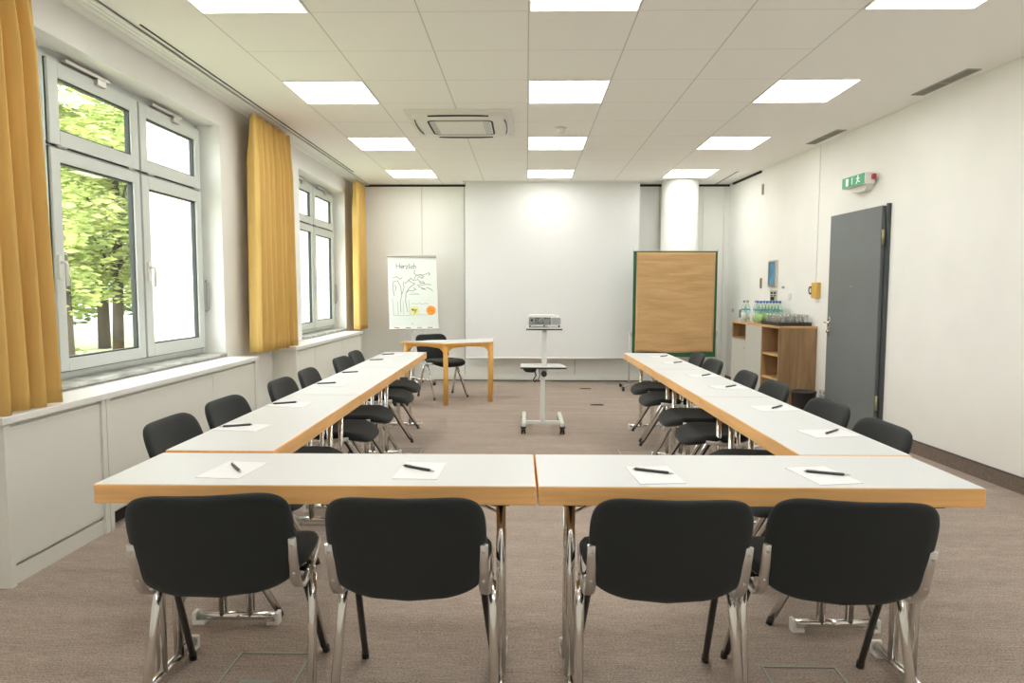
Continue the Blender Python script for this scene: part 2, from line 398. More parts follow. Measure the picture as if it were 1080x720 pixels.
# ------------------------------------------------------------------ curtains
def curtain(label, y0, y1, z0, z1, n, amp, seed, x=-2.405, fan=0.0, wide=0.0):
    rnd = random.Random(seed)
    ph = [rnd.uniform(-.5, .5) for _ in range(40)]; am = [rnd.uniform(.65, 1.15) for _ in range(40)]
    nu, nv = n*16, 26
    b = bmesh.new(); grid = []
    for j in range(nv+1):
        t = j/nv; z = z0 + (z1-z0)*t
        row = []
        for i in range(nu+1):
            s = i/nu; k = s*n
            q = int(min(k, n-1)); fr = k - q
            a = am[q]*(1-fr) + am[q+1]*fr
            p = ph[q]*(1-fr) + ph[q+1]*fr
            gather = 1 - .55*max(0, (t-.82)/.18)
            wv = math.sin(2*PI*k + p*(1-t)*1.4)
            wv = math.copysign(abs(wv)**1.25, wv)
            xx = x + amp*a*gather*wv + .012*gather*math.sin(4*PI*k+1.3)
            # finer pleats under the heading tape
            xx += .012*max(0, (t-.86)/.14)*math.sin(2*PI*k*2.5)
            ys = y0 + (y1-y0)*(s + .03*math.sin(2*PI*k*1+1)*(1-t))
            ys += (s-.5)*fan*(1-t)
            zz = z + .006*math.sin(2*PI*k*.5)*(1-t)
            row.append(b.verts.new((xx, ys, zz)))
        grid.append(row)
    for j in range(nv):
        for i in range(nu):
            f = b.faces.new([grid[j][i], grid[j][i+1], grid[j+1][i+1], grid[j+1][i]]); f.smooth = True
    me = bpy.data.meshes.new('curtain'); b.to_mesh(me); b.free(); me.materials.append(CURT)
    o = bpy.data.objects.new('curtain', me); C.objects.link(o)
    m = o.modifiers.new('s', 'SOLIDIFY'); m.thickness = .003
    tag(o, label, 'curtain')
    for i in range(n):
        yy = y0 + (y1-y0)*(i+.5)/n
        MB().tube([(x, yy, z1-.03), (x, yy, H-.016)], .004, 6).build('glider', PLW, o)
    return o
curtain('ochre yellow curtain hanging at the left edge beside the nearest window', 2.00, 3.315, .795, 2.90, 13, .078, 3, fan=.10)
curtain('ochre yellow curtain on the wall between the two windows', 5.96, 6.89, .80, 2.90, 8, .085, 11, fan=.10)
curtain('ochre yellow curtain in the far left corner by the back wall', 9.52, 10.10, .80, 2.90, 6, .055, 5)
# ------------------------------------------------------------------ ceiling lights
LGT = mat('light_diffuser', (1, 1, 1), .5, emit=((1.0, .985, .96), 5.3))
def light_proto():
    t = thing('ceiling_light', '', 'ceiling light')
    f = MB(); a, b, w = -.3105, .3105, .012
    for q in (((a, a, -.006), (b, a+w, .0)), ((a, b-w, -.006), (b, b, .0)), ((a, a+w, -.006), (a+w, b-w, .0)), ((b-w, a+w, -.006), (b, b-w, .0))): f.box(*q)
    f.build('frame', PLW, t)
    MB().box((a+w, a+w, -.004), (b-w, b-w, 0)).build('diffuser', LGT, t)
    return t
cols = ['left', 'middle', 'right']
rows = {-3: 'out of view behind the camera', -2: 'just above the upper picture edge', -1: 'cut off by the upper picture edge', 0: 'second row from the top of the picture', 1: 'third row from the top of the picture', 2: 'row nearest the back wall'}
lp = None
for r in (-3, -2, -1, 0, 1, 2):
    for c in (-1, 0, 1):
        loc = (.0066 + c*1.875 + .3125, 5.839 + r*1.875 - .3125, H)
        lab = 'square white glowing ceiling panel, %s column, %s' % (cols[c+1], rows[r])
        if lp is None:
            lp = light_proto(); lp.location = loc; lp['label'] = lab; lp['group'] = 'ceiling light panels'
        else: dup(lp, loc, 0, lab)

# air-conditioning cassette
ac = thing('air_conditioner', 'white square ceiling air conditioning cassette with a central grille', 'air conditioner', (-.61, 6.49, H))
MB().box((-.475, -.475, -.02), (.475, .475, 0), bev=.004).build('panel', mat('ac_plastic', (.80, .79, .73), .45), ac)
mb = MB()
prof = [(1.0, -.02), (.975, -.034), (.90, -.044), (.74, -.05)]
outl = ngon_round(.88, .88, .17, 6)
rings = []
for s_, z in prof: rings.append([mb.bm.verts.new((p[0]*s_, p[1]*s_, z)) for p in outl])
for a, b in zip(rings, rings[1:]):
    for j in range(len(outl)):
        k = (j+1) % len(outl); f = mb.bm.faces.new([a[j], a[k], b[k], b[j]]); f.smooth = True
mb.bm.faces.new(rings[-1])
mb.build('bulged_cover', MATS['ac_plastic'], ac)
ring = MB(); o1 = ngon_round(.60, .56, .06, 5); o2 = ngon_round(.565, .525, .05, 5)
for A, B, z0, z1 in ((o1, o2, -.053, -.053),):
    va = [ring.bm.verts.new((p[0], p[1], z0)) for p in A]; vb = [ring.bm.verts.new((p[0], p[1], z1)) for p in B]
    vc = [ring.bm.verts.new((p[0], p[1], -.046)) for p in A]
    for j in range(len(A)):
        k = (j+1) % len(A); ring.bm.faces.new([va[j], va[k], vb[k], vb[j]]); ring.bm.faces.new([vc[j], vc[k], va[k], va[j]])
ring.build('grille_rim', DARK, ac)
g = MB(); g.box((-.23, -.24, -.056), (.20, .24, -.046), bev=.003).build('grille_cover', MATS['ac_plastic'], ac)
g = MB()
for i in range(4): g.box((-.275+i*.012, -.25, -.053), (-.269+i*.012, .25, -.047))
for i in range(4): g.box((.214+i*.015, -.25, -.053), (.220+i*.015, .25, -.047))
g.build('grille_slats', ALUG, ac)
for k in range(4):
    a = k*PI/2
    s_ = MB().tube([(-.27, .405, -.044), (-.16, .418, -.046), (0, .422, -.046), (.16, .418, -.046), (.27, .405, -.044)], .007, 8, ry=.004)
    o = s_.build('air_slot', DARK, ac); o.rotation_euler.z = a
# smoke detector
sd = thing('smoke_detector', 'small round white smoke detector on the ceiling between two middle light panels', 'smoke detector', (.33, 6.72, H))
MB().lathe([(0, 0), (.055, 0), (.055, -.012), (.045, -.02), (.038, -.02)], 24).build('base', PLW, sd)
MB().lathe([(.038, -.018), (.040, -.03), (.034, -.05), (.018, -.056), (0, -.056)], 24).build('sensor_head', PLW, sd)
# ventilation slots near the right wall
def vent(label, x, y, L):
    t = thing('ceiling_vent', label, 'vent', (x, y, H), ANG, 'slot vents beside the right wall')
    w = .052
    f = MB(); f.box((-w, -L/2, -.006), (-w+.006, L/2, 0)); f.box((w-.006, -L/2, -.006), (w, L/2, 0)); f.box((-w, -L/2, -.006), (w, -L/2+.008, 0)); f.box((-w, L/2-.008, -.006), (w, L/2, 0)); f.box((-w, -.01, -.006), (w, .01, 0))
    f.build('frame', ALUG, t)
    MB().box((-w+.006, -L/2+.008, -.003), (w-.006, L/2-.008, 0)).build('slot_backing', mat('vent_dark', (.18, .18, .15), .7), t)
    s = MB()
    for i in range(3): s.box((-.036+i*.03, -L/2+.008, -.006), (-.026+i*.03, L/2-.008, -.002))
    s.build('slats', mat('vent_slat', (.33, .32, .26), .5), t)
vent('longer grey slot vent in the ceiling above the door side of the right wall', 3.165, 5.32, .64)
vent('smaller looking grey slot vent in the ceiling above the amber clock box', 3.065, 7.13, .64)

# ------------------------------------------------------------------ projection screen
ps = thing('projection_screen', 'large white pull-down projection screen hanging in front of the back wall', 'projection screen', (.372, 9.93, 0))
MB().box((-1.265, -.001, .385), (1.265, .001, H-.006)).build('screen_cloth', SCREEN, ps)
MB().tube([(-1.27, 0, .375), (1.27, 0, .375)], .013, 10).build('bottom_bar', PLW, ps)
MB().box((-1.30, -.05, H-.012), (1.30, .05, H-.0005)).build('ceiling_slot', PLW, ps)

# ------------------------------------------------------------------ door in the right wall
dm = MB().box((-.030, -.487, .0), (.03, -.455, 2.150)).box((-.022, .43, 0), (.03, .46, 2.125)).box((-.022, -.487, 2.09), (.03, .46, 2.128)).box((-.004, -.46, 0), (.03, .46, 2.12), mi=1)
dr = S('door_1', dm, [mat('door_frame_dark', (.06, .07, .075), .4), DARK], loc=(rwx(6.645), 6.645, 0), rz=ANG)
MB().box((-.058, -.435, .008), (-.020, .468, 2.135), bev=.003).build('door_leaf', DOORG, dr)
hd = MB(); hd.box((-.064, .405, .90), (-.058, .440, 1.10), bev=.002)
hd.tube([(-.06, .423, 1.045), (-.105, .423, 1.045), (-.113, .415, 1.045), (-.113, .31, 1.045)], .0095, 10)
hd.tube([(-.06, .423, .95), (-.085, .423, .95)], .016, 12)
hd.build('door_handle', CHROME, dr)
for z in (.34, 1.85): MB().tube([(-.045, -.452, z-.07), (-.045, -.452, z+.07)], .014, 10).build('hinge', BRASS, dr)
MB().tube([(-.058, .03, 1.41), (-.063, .03, 1.41)], .01, 12).build('peephole', CHROME, dr)

def wallthing(name, label, cat, y, z, group=None):
    return thing(name, label, cat, (rwx(y), y, z), ANG, group)
# exit sign
ex = wallthing('exit_sign', 'green and white emergency exit sign box above the grey door', 'exit sign', 6.60, 2.41)
MB().box((-.115, -.20, -.055), (-.02, .195, .055), bev=.008).build('housing', PLW, ex)
MB().box((-.121, -.185, -.048), (-.115, .195, .050)).build('sign_face', SIGNG, ex)
MB().prism([(-.17, -.055), (.15, -.055), (.10, -.10), (-.12, -.10)], 'x', -.075, 0).build('wall_mount', PLW, ex)
MB().box((-.06, -.235, -.012), (-.03, -.20, .035), bev=.003).build('test_button', RED, ex)
WS = mat('sign_white', (.85, .92, .87), .5, emit=((.8, .9, .85), .25))
p = MB(); X0, X1 = -.1235, -.121
p.box((X0, .085, -.032), (X1, .125, .036))                       # doorway block
p.box((X0, .015, -.03), (X1, .021, .035))                        # thin line / arrow shaft
p.build('door_symbol', WS, ex)
p = MB()
def bar2(mb, a, b, w, x0, x1):
    (y0, z0), (y1, z1) = a, b; d = Vector((y1-y0, z1-z0)).normalized(); n = Vector((-d.y, d.x))*w/2
    mb.prism([(y0+n.x, z0+n.y), (y1+n.x, z1+n.y), (y1-n.x, z1-n.y), (y0-n.x, z0-n.y)], 'x', x0, x1)
cy = -.085
p.prism([(cy+.008*math.cos(a*PI/5), .036+.008*math.sin(a*PI/5)) for a in range(10)], 'x', X0, X1)
bar2(p, (cy, .026), (cy+.004, -.004), .014, X0, X1); bar2(p, (cy-.002, .022), (cy-.028, .006), .006, X0, X1); bar2(p, (cy, .022), (cy+.026, .012), .006, X0, X1)
bar2(p, (cy+.004, -.002), (cy-.016, -.018), .008, X0, X1); bar2(p, (cy-.016, -.018), (cy-.034, -.020), .007, X0, X1)
bar2(p, (cy+.004, -.002), (cy+.016, -.018), .008, X0, X1); bar2(p, (cy+.016, -.018), (cy+.030, -.034), .007, X0, X1)
p.build('running_figure', WS, ex)

# blue framed print, switch plate and other fittings
bp = wallthing('framed_picture', 'narrow blue print in a white frame above the bottles', 'picture', 8.585, 1.585)
f = MB()
for q in (((-.03, -.115, -.165), (0, .115, -.135)), ((-.03, -.115, .145), (0, .115, .165)), ((-.03, -.115, -.135), (0, -.085, .145)), ((-.03, .095, -.135), (0, .115, .145))): f.box(*q)
f.build('frame', ALU, bp); MB().box((-.018, -.086, -.136), (0, .096, .146)).build('print', BLUE, bp)
sp = wallthing('socket_panel', 'light grey wall socket panel below the blue print', 'socket', 8.56, 1.31)
MB().box((-.012, -.10, -.065), (0, .10, .065), bev=.003).build('plate', mat('plate_grey', (.55, .56, .50), .5), sp)
p = MB()
for yy in (-.05, .045): p.box((-.016, yy-.028, .022), (-.012, yy+.028, .046)); p.box((-.016, yy-.03, -.008), (-.012, yy+.03, .006))
p.box((-.03, -.03, -.06), (-.012, .04, -.015)); p.build('sockets', DARK, sp)
def plate(label, y, z, w, h, m=PLW, d=.012, name='wall_switch', cat='switch', group=None):
    o = wallthing(name, label, cat, y, z, group)
    MB().box((-d, -w/2, -h/2), (0, w/2, h/2), bev=.002).build('plate', m, o)
    MB().box((-d-.005, -w*.33, -h*.36), (-d, w*.33, h*.36), bev=.0015).build('rocker', m, o)
    return o
plate('white light switch beside the door handle', 7.18, 1.03, .08, .085)
plate('small white wall switch right of the blue print', 8.12, 1.30, .08, .08)
plate('tiny grey wall button above the drinking glasses, right of the blue print', 8.30, 1.415, .05, .025, ALU, name='wall_button', cat='button')
plate('narrow brass wall bracket left of the blue print', 8.965, 1.47, .045, .135, BRASS, name='wall_bracket', cat='bracket')
plate('narrow brass wall bracket high on the right wall near the ceiling', 8.99, 2.69, .045, .14, BRASS, name='wall_bracket', cat='bracket')
plate('small brass plate low beside the bottles near the corner', 9.66, 1.05, .05, .12, BRASS, name='wall_bracket', cat='bracket')
plate('round-cornered grey button plate nearest the far right corner', 9.95, 1.09, .05, .05, ALU, name='wall_button', cat='button')
so = wallthing('wall_socket', 'white double power socket low on the wall between cabinet and door', 'socket', 7.245, .275)
MB().box((-.014, -.075, -.045), (0, .075, .045), bev=.003).build('plate', PLW, so)
p = MB()
for yy in (-.036, .036): p.tube([(-.0145, yy, .008), (-.0165, yy, .008)], .02, 14)
p.box((-.0165, -.06, -.040), (-.014, .06, -.026)); p.build('socket_holes', mat('socket_grey', (.45, .46, .43), .5), so)
cl = wallthing('wall_phone', 'amber box with a black round ring beside it on the wall above the cabinet', 'wall device', 7.44, 1.375)
MB().box((-.05, -.06, -.085), (0, .06, .085), bev=.006).build('housing', YEL, cl)
r = MB(); N = 20
r.tube([(-.02, .135+.032*math.cos(2*PI*i/N), .0+.038*math.sin(2*PI*i/N)) for i in range(N+1)], .009, 8, caps=False)
r.tube([(-.02, .06, 0), (-.02, .10, 0)], .006, 6); r.build('ring', PLB, cl)
r = MB().tube([(-.022, .135, 0), (0, .135, 0)], .028, 16).build('ring_centre', PLW, cl)

# ------------------------------------------------------------------ cabinet on the right
YS = 7.42
sb = thing('shelf_cabinet', 'oak cabinet with open shelves at its front, nearest the door', 'cabinet', (rwx(YS), YS, 0), ANG)
D_ = .425
zc = .958
m = MB(); m.box((-D_, 0, 0), (-.004, .022, zc)); m.build('side_panel', OAK, sb)
m = MB(); m.box((-D_, .452, 0), (-.004, .474, zc)); m.build('side_panel', OAK, sb)
MB().box((-.02, .022, 0), (-.004, .452, zc)).build('back_panel', OAK, sb)
MB().box((-D_, .022, 0), (-.02, .452, .06)).build('bottom_panel', OAKE, sb)
for z in (.385, .655): MB().box((-D_+.008, .022, z-.011), (-.02, .452, z+.011)).build('shelf', OAKE, sb)
gb = thing('grey_cabinet', 'grey cupboard with a small open oak compartment at its upper left', 'cabinet', (rwx(YS+.476), YS+.476, 0), ANG)
L = .93
m = MB(); m.box((-D_+.02, 0, 0), (-.004, .018, zc)); m.box((-D_+.02, L-.018, 0), (-.004, L, zc)); m.box((-.02, 0, 0), (-.004, L, zc)); m.box((-D_+.02, 0, 0), (-.02, L, .02)); m.box((-D_+.02, .46, 0), (-.02, .478, zc)); m.box((-D_+.02, .46, .755), (-.02, L, .773))
m.build('carcass', GREYP, gb)
MB().box((-D_, .003, .02), (-D_+.02, .468, zc)).build('door', GREYP, gb)
d2 = MB().box((-D_, .472, .02), (-D_+.02, L-.002, .765)).build('door', GREYP, gb)
MB().tube([(-D_, .52, .66), (-D_-.014, .52, .66)], .012, 12).build('knob', ALU, d2)
m = MB(); m.box((-D_, .472, .772), (-.03, .488, zc)); m.box((-D_, L-.030, .772), (-.03, L, zc)); m.box((-D_, .488, .772), (-.03, L-.016, .788)); m.box((-.035, .488, .788), (-.025, L-.016, zc)); m.build('open_compartment', OAK, gb)
ct = thing('cabinet_top', 'thin oak top board lying across both right-hand cabinets', 'worktop', (rwx(YS), YS, 0), ANG)
MB().box((-D_-.005, -.005, zc), (-.002, .476+L+.004, zc+.024), bev=.002).build('board', OAKE, ct)
zt = zc + .024
# tray with glasses
def rp(y, off, z):  # point in front of the right wall
    return (rwx(y)-off, y, z)
tr = thing('serving_tray', 'dark rectangular tray full of glasses on the oak cabinet', 'tray', rp(7.70, .225, zt), ANG)
m = MB(); a, b = .185, .235
m.box((-a, -b, 0), (a, b, .008))
for q in (((-a, -b, .008), (a, -b+.01, .04)), ((-a, b-.01, .008), (a, b, .04)), ((-a, -b+.01, .008), (-a+.01, b-.01, .04)), ((a-.01, -b+.01, .008), (a, b-.01, .04))): m.box(*q)
m.build('tray_body', mat('tray_brown', (.045, .035, .03), .5), tr)
gl = None
posn = ['nearest the room', 'second from the room', 'third from the room', 'nearest the wall']
rown = ['front', 'second', 'third', 'fourth', 'rearmost']
for i in range(4):
    for j in range(5):
        loc = Vector(rp(7.70, .225, zt+.0085)) + Matrix.Rotation(ANG, 3, 'Z') @ Vector((-.132+i*.088, -.18+j*.09, 0))
        lab = 'clear drinking glass on the dark tray, %s row, %s' % (rown[j], posn[i])
        if gl is None:
            gl = MB().lathe([(0, .004), (.028, .004), (.036, .115), (.038, .115), (.030, 0), (0, 0)], 14).build('drinking_glass', CLEAR, loc=loc)
            tag(gl, lab, 'glass', 'glasses on the tray')
        else: dup(gl, loc, 0, lab)
# bottles
def bottle(capmat, liq):
    t = thing('water_bottle', '', 'bottle', group='water bottles on the grey cabinet')
    MB().lathe([(0, 0), (.030, 0), (.034, .006), (.034, .165), (.030, .185), (.016, .222), (.0135, .235), (.0135, .250), (0, .250)], 14).build('body', CLEARB, t)
    MB().lathe([(.0345, .03), (.0350, .03), (.0350, .12), (.0345, .12)], 14).build('label', mat(liq+'_label', (.42, .68, .28) if liq == 'green' else (.70, .80, .78), .5), t)
    MB().lathe([(.0342, .145), (.0352, .145), (.0352, .160), (.0342, .160)], 14).build('neck_band', mat('band_blue', (.10, .38, .50), .4), t)
    MB().lathe([(.016, .243), (.016, .266), (0, .267)], 12).build('cap', capmat, t)
    return t
CAPB = mat('cap_blue', (.03, .13, .42), .4); CAPG = mat('cap_grey', (.25, .27, .28), .4)
bt = None; bg = None
ordn = ['nearest', 'second nearest', 'third', 'farthest']
for j in range(4):
    for i in range(4):
        y = 8.03 + j*.092; ratio = 3.070/8.05 - .009 - .0092*i - (.0046 if j % 2 else 0)
        x = ratio*y; off = rwx(y) - x
        if off < .045 or off > .385: continue
        lab = 'water bottle with blue cap, %s row from the tray, %s from the wall' % (ordn[j], ['first', 'second', 'third', 'fourth'][i])
        loc = (x, y, zt+.0005)
        if bt is None: bt = bottle(CAPB, 'green'); bt.location = loc; bt['label'] = lab
        else: dup(bt, loc, 0, lab)
for i in range(3):
    y = 8.52 + (i % 2)*.08; off = .24 + i*.072
    lab = 'clear bottle with grey cap left of the blue-capped bottles, %s from the wall' % ['first', 'second', 'third'][i]
    loc = rp(y, off, zt+.0005)
    if bg is None: bg = bottle(CAPG, 'pale'); bg.location = loc; bg['label'] = lab
    else: dup(bg, loc, 0, lab)

# ------------------------------------------------------------------ seminar tables
def table_proto(L, W):
    t = thing('seminar_table', '', 'table', group='white seminar tables of the u-shaped setup')
    th = .062
    MB().box((-L/2, -W/2, TZ-th), (L/2, W/2, TZ-.001), bev=.003).build('beech_edge', BEECH, t, label='beech wood edge')
    MB().box((-L/2+.003, -W/2+.003, TZ-.0015), (L/2-.003, W/2-.003, TZ)).build('tabletop', LAM, t, label='white laminate surface')
    for sx in (-1, 1):
        x = sx*(L/2-.115)
        MB().box((x-.03, -.15, TZ-th-.022), (x+.03, .15, TZ-th), bev=.003).build('leg_bracket', PLB, t)
        for sy in (-1, 1):
            MB().tube([(x, sy*.057, .03), (x, sy*.057, TZ-th-.02)], .0165, 14).build('leg', CHROME, t)
            MB().tube([(x-sx*.005, sy*.030, .60), (x-sx*.18, sy*.030, TZ-th-.004)], .0055, 8).build('brace', CHROME, t)
        fb = MB().tube([(x, -.165, .033), (x, .165, .033)], .0165, 14).build('foot_bar', CHROME, t)
        for sy in (-1, 1):
            m = MB(); m.box((x-.019, sy*.125, 0), (x+.019, sy*.172, .017), bev=.003); m.box((x-.020, sy*.160, .0), (x+.020, sy*.176, .052), bev=.003)
            m.build('foot_cap', PLW, fb, label='white plastic end cap')
    return t
tb = table_proto(1.402, .42)
tb.location = (-.6695, 2.285, 0); tb.rotation_euler.z = .012
tb['label'] = 'left of the two white seminar tables crossing the front, beech edge'
dup(tb, (.738, 2.302, 0), .012, 'right of the two white seminar tables crossing the front, beech edge')
names = ['first', 'second', 'third']
for s, c0, k in ((-1, -1.175, -.0085), (1, 1.243, -.0125)):
    for i in range(3):
        y = 2.527 + .7 + i*1.405
        dup(tb, (c0 + k*(y-2.5), y, 0), PI/2 - k if s < 0 else -PI/2 - k,
            'white seminar table in the %s row, %s behind the crossing front tables' % ('left' if s < 0 else 'right', ['directly', 'second', 'farthest'][i]))

# ------------------------------------------------------------------ chairs
def superell(w, d, e=3.2, n=40):
    pts = []
    for i in range(n):
        a = 2*PI*i/n; c, s = math.cos(a), math.sin(a)
        pts.append((math.copysign(abs(c)**(2/e), c)*w/2, math.copysign(abs(s)**(2/e), s)*d/2))
    return pts
def chair_proto():
    t = thing('conference_chair', '', 'chair', group='black conference chairs')
    # seat
    def wseat(a, b, h):
        # a across, b front-back; slight dish, waterfall front
        z = .452 + h + .018*(abs(a)/.23)**2.5 * (1 if b < .1 else .6)
        z -= .030*max(0, (b-.08)/.13)**2
        z += .010*max(0, (-b-.10)/.1)
        return (a, b+.042, z)
    out = []
    for (x, y) in superell(.465, .43, 3.6, 44):
        k = 1 - .06*max(0, -y/.215)
        out.append((x*k, y))
    MB().cushion(out, .052, wseat).build('seat', FAB, t)
    # backrest
    def wback(a, b, h):
        # a across, b up
        yb = -.232 - .34*(b-.44) - .036*(1-(a/.24)**2) + h*.9
        return (a, yb, b)
    o = []
    n = 96
    zt_, zb, zm = .797, .443, .60
    for i in range(n):
        an = 2*PI*i/n; c, s = math.cos(an), math.sin(an)
        if s >= 0:
            x = math.copysign(abs(c)**(2/5.0), c); y = abs(s)**(2/5.0)
            z = zm + y*(zt_-zm) - .010*(1-abs(x)**2)*y; hw = .231
        else:
            x = math.copysign(abs(c)**(2/8), c); y = abs(s)**(2/8)
            # lower edge: side corners high, middle sweeping low
            low = (zm-zb) - .040*abs(x)**2.6
            z = zm - y*low; hw = .231 - .016*((zm-z)/(zm-zb))
        o.append((x*hw, z))
    MB().cushion(o, .040, wback).build('backrest', FAB, t)
    for s in (-1, 1):
        # cast side bracket: from the joint up the side of the back
        m = MB()
        def wb(z): return -.232 - .34*(z-.44)
        pts = [(s*.226, -.045, .424), (s*.226, -.13, .424), (s*.224, -.19, .432), (s*.222, -.228, .452), (s*.221, wb(.49)-.018, .49), (s*.221, wb(.56)-.020, .56), (s*.222, wb(.632)-.018, .632)]
        m.tube(pts, [.0125, .0135, .0155, .0165, .016, .0155, .0135], 10, ry=.0065, up=(1, 0, 0))
        m.tube([(s*.222, wb(.612)-.022, .612), (s*.222, wb(.612)-.030, .609)], .005, 8); m.tube([(s*.221, wb(.51)-.022, .51), (s*.221, wb(.51)-.030, .507)], .005, 8)
        # seat-side arm
        m.tube([(s*.236, -.10, .428), (s*.236, .02, .440), (s*.232, .14, .452)], .012, 10, ry=.006, up=(0, 0, 1))
        m.build('side_bracket', ALU, t, label='cast aluminium bracket')
        # rear leg and front leg, joined at a casting below the seat
        rl = MB().tube([(s*.240, -.070, .420), (s*.243, -.10, .34), (s*.252, -.215, .02)], .0148, 12, ry=.0125)
        rl = rl.build('leg', CHROME, t)
        MB().tube([(s*.2517, -.2125, .027), (s*.2525, -.221, 0)], .016, 10).build('foot_tip', PLB, rl)
        fl = MB().tube([(s*.212, -.035, .430), (s*.216, .0, .36), (s*.238, .200, .02)], .0135, 12, ry=.0115).build('leg', CHROME, t)
        MB().tube([(s*.2378, .1975, .027), (s*.239, .207, 0)], .0138, 10).build('foot_tip', PLB, fl)
        # black plastic stacking guard on the inner rear face of the front leg
        MB().tube([(s*.206, -.048, .425), (s*.210, -.012, .35), (s*.2335, .184, .03)], .0115, 8, ry=.0075).build('leg_guard', PLB, fl, label='black plastic strip')
    # joint casting and cross rods
    MB().tube([(-.246, -.055, .424), (-.20, -.055, .424)], .017, 12).tube([(.246, -.055, .424), (.20, -.055, .424)], .017, 12).tube([(-.22, -.05, .424), (.22, -.05, .424)], .009, 10).build('cross_rod', CHROME, t)
    return t
ch = chair_proto()
F = [(-.955, 2.20, .15, 'leftmost of the four black chairs in front of the near tables, turned slightly left'),
     (-.348, 2.195, .02, 'second from left of the four black chairs in front of the near tables'),
     (.420, 2.20, -.02, 'third from left of the four black chairs in front of the near tables'),
     (.955, 2.20, -.11, 'rightmost of the four black chairs in front of the near tables, turned slightly right')]
first = True
for x, y, r, lab in F:
    if first: ch.location = (x, y, 0); ch.rotation_euler.z = r; ch['label'] = lab; first = False
    else: dup(ch, (x, y, 0), r, lab)
ordl = ['nearest the camera', 'second', 'third', 'fourth', 'fifth', 'farthest']
for i, (y, dx, a) in enumerate([(2.945, 0, .02), (3.49, 0, -.02), (4.28, .01, 0), (4.86, 0, .04), (5.73, 0, -.04), (6.33, -.03, .02)]):
    dup(ch, (-1.235+dx, y, 0), -PI/2 + a, 'black chair at the left table row by the windows, %s of six' % ordl[i])
for i, (y, dx, a) in enumerate([(2.93, -.02, .0), (3.50, 0, .03), (4.26, 0, 0), (4.82, 0, -.03), (5.66, .0, .03), (6.28, .02, -.02)]):
    dup(ch, (1.225+dx, y, 0), PI/2 + a, 'black chair at the right table row by the door, %s of six' % ordl[i])
dup(ch, (-1.06, 8.60, 0), PI + .62, 'single black chair behind the small beech table near the flip chart')

# ------------------------------------------------------------------ paper and pens
pp = None; pe = None
def paper(x, y, rz, lab):
    global pp
    if pp is None:
        m = MB().box((-.074, -.105, 0), (.074, .105, .0022))
        pp = m.build('notepad', PAPER, loc=(x, y, TZ+.0003), rz=rz); tag(pp, lab, 'notepad', 'notepads laid out on the tables')
    else: dup(pp, (x, y, TZ+.0003), rz, lab)
def pen(x, y, rz, lab):
    global pe
    z = TZ + .0003 + .0022 + .0052
    if pe is None:
        pe = thing('ballpoint_pen', lab, 'pen', (x, y, z), rz, 'pens on the notepads')
        MB().tube([(-.066, 0, 0), (-.060, 0, 0), (.045, 0, 0), (.052, 0, 0)], [.0035, .0048, .0050, .004], 10).build('barrel', PEN, pe)
        MB().tube([(.052, 0, 0), (.064, 0, 0), (.070, 0, -.001)], [.004, .0025, .001], 10).build('tip', ALU, pe)
        MB().box((-.064, -.0015, .0045), (-.030, .0015, .0065)).tube([(-.072, 0, 0), (-.064, 0, 0)], .0025, 8).build('clip', ALU, pe)
    else: dup(pe, (x, y, z), rz, lab)
fr = [(-.998, 2.245, -.10, -.99, 2.25, -.95), (-.358, 2.255, -.03, -.365, 2.262, -.55), (.430, 2.225, .08, .432, 2.25, -.42), (.992, 2.236, .16, 1.01, 2.243, -.34)]
for (x, y, a, px, py, pa), w in zip(fr, ('leftmost', 'second from left', 'third from left', 'rightmost')):
    paper(x, y, a, 'white notepad on the front tables, %s of four' % w)
    pen(px, py, pa, 'dark pen lying on the %s notepad of the front tables' % w)
ysl = [2.968, 3.585, 4.37, 4.98, 5.90, 6.43]; ysr = [2.925, 3.555, 4.335, 4.92, 5.80, 6.36]
for i in range(6):
    paper(-1.27 - .0085*(ysl[i]-2.5)*.6, ysl[i]-.01, PI/2 - .12 + .03*(i % 3), 'white notepad on the left table row, %s of six' % ordl[i])
    pen(-1.305 - .008*(ysl[i]-2.97), ysl[i]+.0, -PI+.40 + .05*(i % 2), 'dark pen on the notepad of the left table row, %s of six' % ordl[i])
    paper(1.315 - .010*(ysr[i]-2.5), ysr[i]-.01, PI/2 + .18 - .03*(i % 3), 'white notepad on the right table row, %s of six' % ordl[i])
    pen(1.335 - .009*(ysr[i]-2.97), ysr[i]+.005, .75 + .06*(i % 2), 'dark pen on the notepad of the right table row, %s of six' % ordl[i])

# ------------------------------------------------------------------ trapezoid beech table
tt = thing('trapezoid_table', 'small beech table with a white top and curved wooden rails near the flip chart', 'table')
P = [Vector((-.955, 7.925)), Vector((-.405, 8.235)), Vector((-.425, 8.87)), Vector((-1.54, 8.235))]
cen = sum(P, Vector((0, 0)))/4
def inset(pts, d):
    out = []
    for i, p in enumerate(pts):
        a = (pts[i-1]-p).normalized(); b = (pts[(i+1) % 4]-p).normalized(); bis = (a+b).normalized()
        out.append(p + bis * (d/math.sin(math.acos(max(-1, min(1, a.dot(bis)))))))
    return out
MB().prism(P, 'z', .712, .738).build('top_edge', BEECH2, tt)
MB().prism(inset(P, .006), 'z', .7375, .7395).build('tabletop', LAM, tt, label='white laminate surface')
LP = inset(P, .034)
for p in LP:
    MB().tube([(p.x, p.y, 0), (p.x, p.y, .712)], .029, 14).build('leg', BEECH2, tt)
